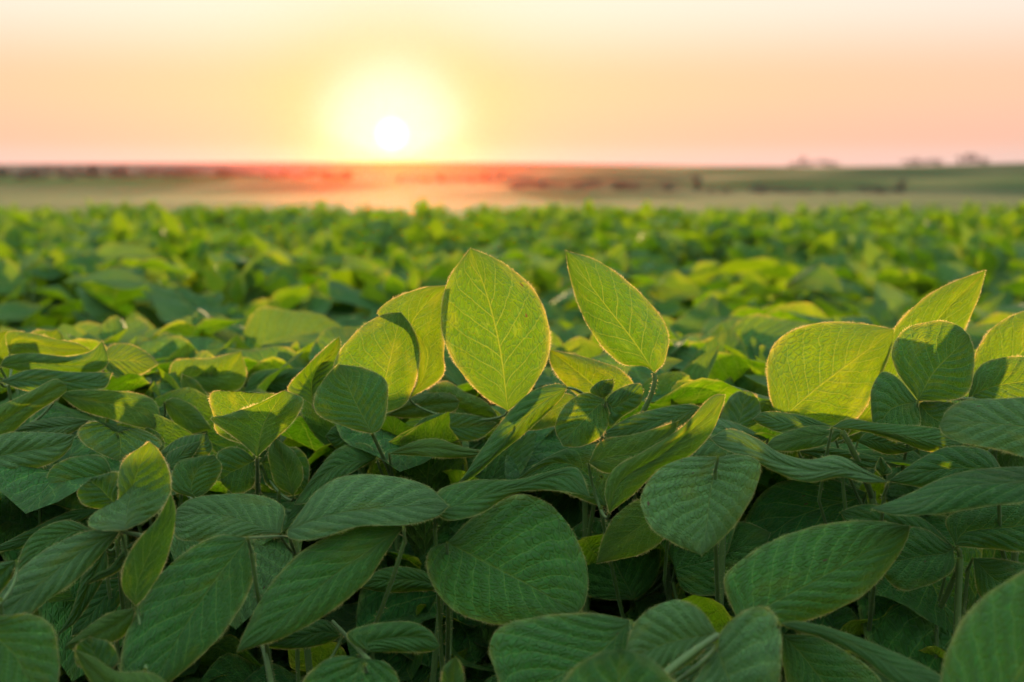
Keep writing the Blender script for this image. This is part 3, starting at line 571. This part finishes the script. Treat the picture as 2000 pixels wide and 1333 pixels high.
def build_hero():
    groups = {}
    for sp in HERO: groups.setdefault(sp[0], {}).setdefault(sp[1], []).append(sp)
    for key, (sx, sdp, sy, label) in PLANTS.items():
        sdp = dsc(sy, sdp); top = W(sx, sy, sdp)
        gz = float(terrain(top[0], top[1]))
        root = empty('soybean_plant', (top[0], top[1], gz)); rl = np.array([top[0], top[1], gz])
        tag(root, label, 'soybean plant', 'soybean plants in the sharp front of the field')
        g = np.random.default_rng(hash_((sx, sy)))
        acc = Acc(); h = top[2]-gz
        pts = [rl+np.array([g.normal(0, .006), g.normal(0, .006), h*q]) for q in np.linspace(0, 1, 7)]; pts[0] = rl.copy(); pts[-1] = top
        tube(acc, pts, .0032, .0020, k=8, hairs=500)
        acc.obj('stem', root, rl)
        for grp, specs in groups[key].items():
            bases = [W(s[2][0], s[2][1], s[6]) for s in specs]
            pet = Acc(); st = [s for s in STALKS if s[1] == grp and s[0] == key]
            joint = np.mean(bases, axis=0)
            for s in st:
                pp = [W(q[0], q[1], dsc(q[1], q[2])) for q in s[2]]; tube(pet, pp, s[3]*.9, s[3]*1.15, k=8, hairs=1500)
            if st: q = st[0][2][-1]; joint = W(q[0], q[1], dsc(q[1], q[2])) 
            for b, s in zip(bases, specs):
                if st and np.linalg.norm(b-W(st[0][2][0][0], st[0][2][0][1], dsc(st[0][2][0][1], st[0][2][0][2]))) < .012: continue
                # short stalk that slips down and back under the canopy to the joint
                j = joint if np.linalg.norm(b-joint) < .08 else b+np.array([0, .02, -.04])
                tube(pet, [b, b+np.array([0, .004, -.006]), (b+j)/2+np.array([0, .012, -.012]), j+np.array([0, .01, -.012])], .0008, .0011, k=6, hairs=700)
                if j is not joint: tube(pet, [j+np.array([0, .01, -.012]), j*.5+joint*.5+np.array([0, .02, -.06]), joint+np.array([0, .01, -.03])], .001, .0012, k=6)
            node = rl+(top-rl)*g.uniform(.72, .95)
            tube(pet, [joint+np.array([0, .008, -.010]), joint*.6+node*.4+np.array([0, .015, -.04]), node], .0012, .0016, k=7, hairs=700)
            leaf = pet.obj('leaf', root, rl)
            for s in specs:
                P, g2, r2 = hero_surface(s); a2 = Acc()
                # P side order decides which face is the upper one
                n = np.cross(P[38, 16]-P[24, 16], P[30, 21]-P[30, 5]); towards = n @ (CAM-P[30, 12])
                flip = (towards > 0) == bool(s[9].get('u', 0))
                blade(a2, P, r2, flip=not flip, hairs=.00026, hlen=.0015, g=g2)
                a2.obj('leaflet', leaf, rl)
        # lower leaves in the shade of the canopy
        for q in range(5):
            a = g.uniform(3.6, 5.8); o = top+np.array([math.cos(a)*g.uniform(.01, .05), -g.uniform(.005, .03), -g.uniform(.16, .32)])
            ac = Acc(); trifoliate(ac, o, a, g.uniform(.065, .09), g.uniform(-.9, -.1), g, 14, 4, stem_from=rl+np.array([0, 0, o[2]-gz-.05]))
            ac.obj('leaf', root, rl)
        for q in range(20):
            a = g.uniform(0, 6.28); zz = h*g.uniform(.30, .84)
            node = rl+np.array([0, 0, zz-.06]); o = rl+np.array([math.cos(a)*g.uniform(.05, .13), abs(math.sin(a))*g.uniform(.02, .12), zz])
            lim = CAM[2]-.25-(.07 if o[1] < .8 else .02)
            if o[2] > lim: o[2] = lim-g.uniform(0, .1)
            ac = Acc(); trifoliate(ac, o, a, g.uniform(.07, .095), g.uniform(-.5, .25), g, 14, 4, stem_from=node)
            ac.obj('leaf', root, rl)
build_hero()

# ------------------------------------------------------------------ the rest of the field
def field_plant_parts(g, hi):
    """local plant: list of (name, Acc)"""
    h = .50; parts = []
    st = Acc(); tube(st, [np.array([0, 0, 0.]), np.array([g.normal(0, .01), g.normal(0, .01), h*.5]), np.array([g.normal(0, .02), g.normal(0, .02), h*.92])], .004, .0018, k=5 if hi else 3)
    parts.append(('stem', st))
    n = 19 if hi else 9
    for q in range(n):
        f = q/(n-1); z = h*((.14 if hi else .5)+(.84 if hi else .48)*f**.8)+g.normal(0, .02); a = q*2.4+g.normal(0, .3)
        r = g.uniform(.06, .17)*(1.05-.55*f)
        up = g.random() < .24
        pitch = g.uniform(.75, 1.35) if up else g.uniform(-.4, .35)
        o = np.array([math.cos(a)*r, math.sin(a)*r, z])
        ac = Acc(); trifoliate(ac, o, a, g.uniform(.085, .120), pitch, g, 12 if hi else 5, 4 if hi else 1, stem_from=np.array([0, 0, max(z-.10, .1)]), k=4 if hi else 3)
        parts.append(('leaf', ac))
    return parts
def merge(parts):
    A = Acc()
    for _, p in parts:
        off = A.n; A.v += p.v; A.f += [[k+off for k in q] for q in p.f]; A.mi += p.mi; A.uv += p.uv; A.r += p.r; A.n += p.n
    return A
NV = 7
hi_parts = [field_plant_parts(np.random.default_rng(100+i), True) for i in range(NV)]
hi_meshes = []; 
for ps in hi_parts:
    ms = []
    for nm, a in ps:
        o = a.obj(nm); ms.append((nm, o.data)); bpy.data.objects.remove(o)
    hi_meshes.append(ms)
mid_meshes = []
for ps in hi_parts:
    o = merge(ps).obj('soybean_plant'); mid_meshes.append(o.data); bpy.data.objects.remove(o)
lo = [merge(field_plant_parts(np.random.default_rng(200+i), False)) for i in range(6)]
lo = [(np.concatenate(a.v), a.f, a.mi, np.concatenate(a.uv), np.concatenate(a.r)) for a in lo]

spots = []
rowsp, insp = .44, .135
ROT = R(3.1)
for i in range(-60, 61):
    for j in range(0, 120):
        x = i*rowsp+random.gauss(0, .035); y = j*insp+random.gauss(0, .05)
        X_ = x*math.cos(ROT)-y*math.sin(ROT); Y_ = x*math.sin(ROT)+y*math.cos(ROT)
        if Y_ < 1.17 or Y_ > 20.5: continue
        if abs(X_) > .40*Y_+.55: continue
        if random.random() < .13: continue
        spots.append((Y_, X_))
for i in range(165):
    Y_ = 1.06+.50*random.random()**1.2; spots.append((Y_, random.uniform(-.42, .42)*Y_*1.15))
spots.sort()
def mound(x, y): return .6*math.sin(x*3.1+1.3*math.sin(y*1.1))*math.sin(y*1.9+x*.7)+.4*math.sin(x*1.3-y*2.7+1)
def fieldz(x, y):      # height of the canopy changes gently across the field
    return 1.0 + .10*math.sin(x*1.7+y*.9)+.07*math.sin(y*2.3-x*.8)+random.gauss(0, .06)
def band(x, y):
    side = 'left' if x < -.10*y else ('right' if x > .12*y else 'middle')
    dist = 'just behind the sharp front leaves' if y < 2.6 else ('halfway back' if y < 5 else 'far back')
    return f'soft green soybean plant {dist} in the {side} of the field'
YL = ([1.05, 1.15, 1.35, 1.7, 2.2, 3.0, 4.0, 6.0, 9.0, 20.0], [775, 722, 675, 622, 552, 488, 450, 410, 397, 390])
tops = [max(v.co.z for v in me.vertices) for me in mid_meshes]
n_ind = 300; stuff = []
for idx, (y, x) in enumerate(spots):
    sc = fieldz(x, y)*(1.27 if y < 2.0 else 1.17); rz = random.uniform(0, 6.28); gz = float(terrain(x, y)); ti = random.gauss(0, .07), random.gauss(0, .07)
    if idx < n_ind:
        lim = CAM[2]-(np.interp(y, *YL)-328+0)/F*y-gz-((.018+.058*mound(x, y)+.05*random.random()**2)*min(1, (y-1.2)/2) if y > 1.65 else .012*random.random()-.012)
        sc = min(sc*1.05, lim/tops[idx % NV])
        if y < 3.1:
            root = empty('soybean_plant', (x, y, gz))
            for nm, me in hi_meshes[idx % NV]:
                c = bpy.data.objects.new(nm, me); col.objects.link(c); c.parent = root
        else:
            root = bpy.data.objects.new('soybean_plant', mid_meshes[idx % NV]); col.objects.link(root); root.location = (x, y, gz)
        root.rotation_euler = (ti[0], ti[1], rz); wd = max(sc, 1)*(1.0 if y < 1.65 else 1.22); root.scale = (wd, wd, sc)
        tag(root, band(x, y), 'soybean plant', 'blurred soybean plants behind the front row')
    else:
        lim = CAM[2]-(np.interp(y, *YL)-328+random.uniform(-6, 5))/F*y-gz-.015-.058*mound(x, y)-.06*random.random()**2
        stuff.append((x, y, gz, min(sc, lim/.58), rz))
V = []; Fc = []; MI = []; UV = []; RR = []; n = 0
for (x, y, gz, sc, rz) in stuff:
    v, f, mi, uv, r = lo[random.randrange(6)]
    c, s = math.cos(rz), math.sin(rz)
    V.append(np.stack([v[:, 0]*c-v[:, 1]*s, v[:, 0]*s+v[:, 1]*c, v[:, 2]], 1)*np.array([1.28, 1.28, sc])+np.array([x, y, gz]))
    Fc += [[k+n for k in q] for q in f]; MI += mi; UV.append(uv); RR.append(r); n += len(v)
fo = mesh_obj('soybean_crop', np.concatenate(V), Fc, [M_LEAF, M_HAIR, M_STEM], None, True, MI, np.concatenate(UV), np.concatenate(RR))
tag(fo, 'distant soybean crop merging into a green band at the field edge', 'crop', kind='stuff')

# ------------------------------------------------------------------ far trees
def tree_mesh(seed, H, spread, nleaf=420):
    g = np.random.default_rng(seed); tr = Acc()
    tube(tr, [np.zeros(3), np.array([g.normal(0, .2), 0, H*.3]), np.array([g.normal(0, .4), 0, H*.75])], .035*H, .01*H, k=6)
    for k in range(5):
        a = g.uniform(0, 6.28); z0 = H*g.uniform(.25, .5)
        tube(tr, [np.array([0, 0, z0]), np.array([math.cos(a)*spread*.3, math.sin(a)*spread*.3, z0+H*.12]), np.array([math.cos(a)*spread*.7, math.sin(a)*spread*.7, z0+H*.3])], .014*H, .004*H, k=4)
    cl = [(g.normal(0, spread*.33), g.normal(0, spread*.33), H*g.uniform(.32, .92), spread*g.uniform(.28, .5)) for _ in range(13)]
    v = []; f = []
    for i in range(nleaf):
        c = cl[g.integers(len(cl))]; d = g.normal(0, 1, 3); d /= np.linalg.norm(d)
        p = np.array(c[:3])+d*c[3]*g.uniform(.55, 1.05); a = g.normal(0, 1, 3); a /= np.linalg.norm(a); b = np.cross(a, d); b /= np.linalg.norm(b)+1e-6
        s = H*.045*g.uniform(.6, 1.3); k = len(v); v += [p-a*s-b*s*.6, p+a*s-b*s*.5, p+a*s*.8+b*s*.7, p-a*s*.7+b*s*.6]; f.append([k, k+1, k+2, k+3])
    return np.concatenate(tr.v), tr.f, np.array(v), f
protos = []
for i, (H, S) in enumerate(((8, 3.2), (6, 3.0), (10, 2.6), (3.2, 3.0), (2.4, 2.6))):
    tv, tf, cv, cf = tree_mesh(50+i, H, S)
    a = mesh_obj('trunk', tv, tf, [M_BARK]); b = mesh_obj('crown', cv, cf, [M_CROWN]); protos.append((a.data, b.data)); bpy.data.objects.remove(a); bpy.data.objects.remove(b)
def tree(px, dist, k, sc, name, label, group):
    x = (px-1000)/F*dist; z = float(terrain(x, dist))-.15
    r = empty(name, (x, dist, z)); r.rotation_euler = (0, 0, random.uniform(0, 6.28)); r.scale = (sc*(1 if name == 'tree' else 1.6), sc*(1 if name == 'tree' else 1.6), sc*random.uniform(.9, 1.1))
    for nm, me in zip(('trunk', 'crown'), protos[k]):
        c = bpy.data.objects.new(nm, me); col.objects.link(c); c.parent = r
    tag(r, label, 'tree' if name == 'tree' else 'bush', group)
tree(1360, 620, 1, 1.1, 'tree', 'lone dark tree on the slope below the ridge, nearer the middle', 'trees on the far slope')
tree(1755, 640, 1, 1.0, 'tree', 'lone dark tree on the slope below the skyline trees at right', 'trees on the far slope')
for px, k, sc in ((1545, 4, 1.2), (1562, 1, .9), (1577, 3, 1.1), (1607, 3, 1.3), (1624, 4, 1.2), (1768, 3, 1.3), (1785, 1, .8), (1800, 3, 1.3), (1822, 4, 1.5), (1868, 1, .85), (1883, 0, .85), (1897, 1, .9), (1912, 4, 1.5)):
    tree(px, 1480+random.uniform(-10, 10), k, sc*1.7, 'tree' if k < 3 else 'bush', 'small dark bush or tree silhouetted on the ridge against the pink sky', 'silhouettes on the right-hand ridge')
for i in range(46):
    px = random.choice([random.uniform(990, 1120), random.uniform(1120, 1360), random.uniform(1350, 1560), random.uniform(1560, 1780)])
    tree(px, 560+(px-1000)*.10+random.uniform(-12, 12), random.choice((3, 4)), random.uniform(.7, 1.4), 'bush', 'low dark bush in the hedge line across the right valley', 'bushes of the valley hedge line')
for i in range(170):
    px = random.uniform(-60, 700) if i > 50 else random.uniform(-60, 380)
    tree(px, random.uniform(800, 980), (kk := random.choice((0, 1, 3, 3, 4, 4))), random.uniform(.5, .85)*(1.7 if kk > 2 else .9), 'bush' if kk > 2 else 'tree', 'small hazy tree or bush in the brownish tree line under the left horizon', 'trees of the left tree line')
for i in range(14):
    tree(random.uniform(640, 1000), random.uniform(800, 1000), random.choice((3, 1, 4)), random.uniform(.7, 1.1), 'tree', 'small tree lost in the orange haze below the sun', 'trees below the sun')

# ------------------------------------------------------------------ haze
m = newmat('haze')
pa = nd('ShaderNodeVolumePrincipled'); pa.inputs['Color'].default_value = (1.0, .11, .0, 1); pa.inputs['Density'].default_value = .0000095; pa.inputs['Anisotropy'].default_value = .945
o = nd('ShaderNodeOutputMaterial'); Lk.new(pa.outputs[0], o.inputs['Volume'])
b0, b1_ = (-1700, -60, -25), (1700, 2100, 24)
v = [(b0[0] if i & 1 == 0 else b1_[0], b0[1] if i & 2 == 0 else b1_[1], b0[2] if i & 4 == 0 else b1_[2]) for i in range(8)]
hz = mesh_obj('haze', v, [[0, 2, 3, 1], [4, 5, 7, 6], [0, 1, 5, 4], [2, 6, 7, 3], [0, 4, 6, 2], [1, 3, 7, 5]], [m])
tag(hz, kind='stuff')
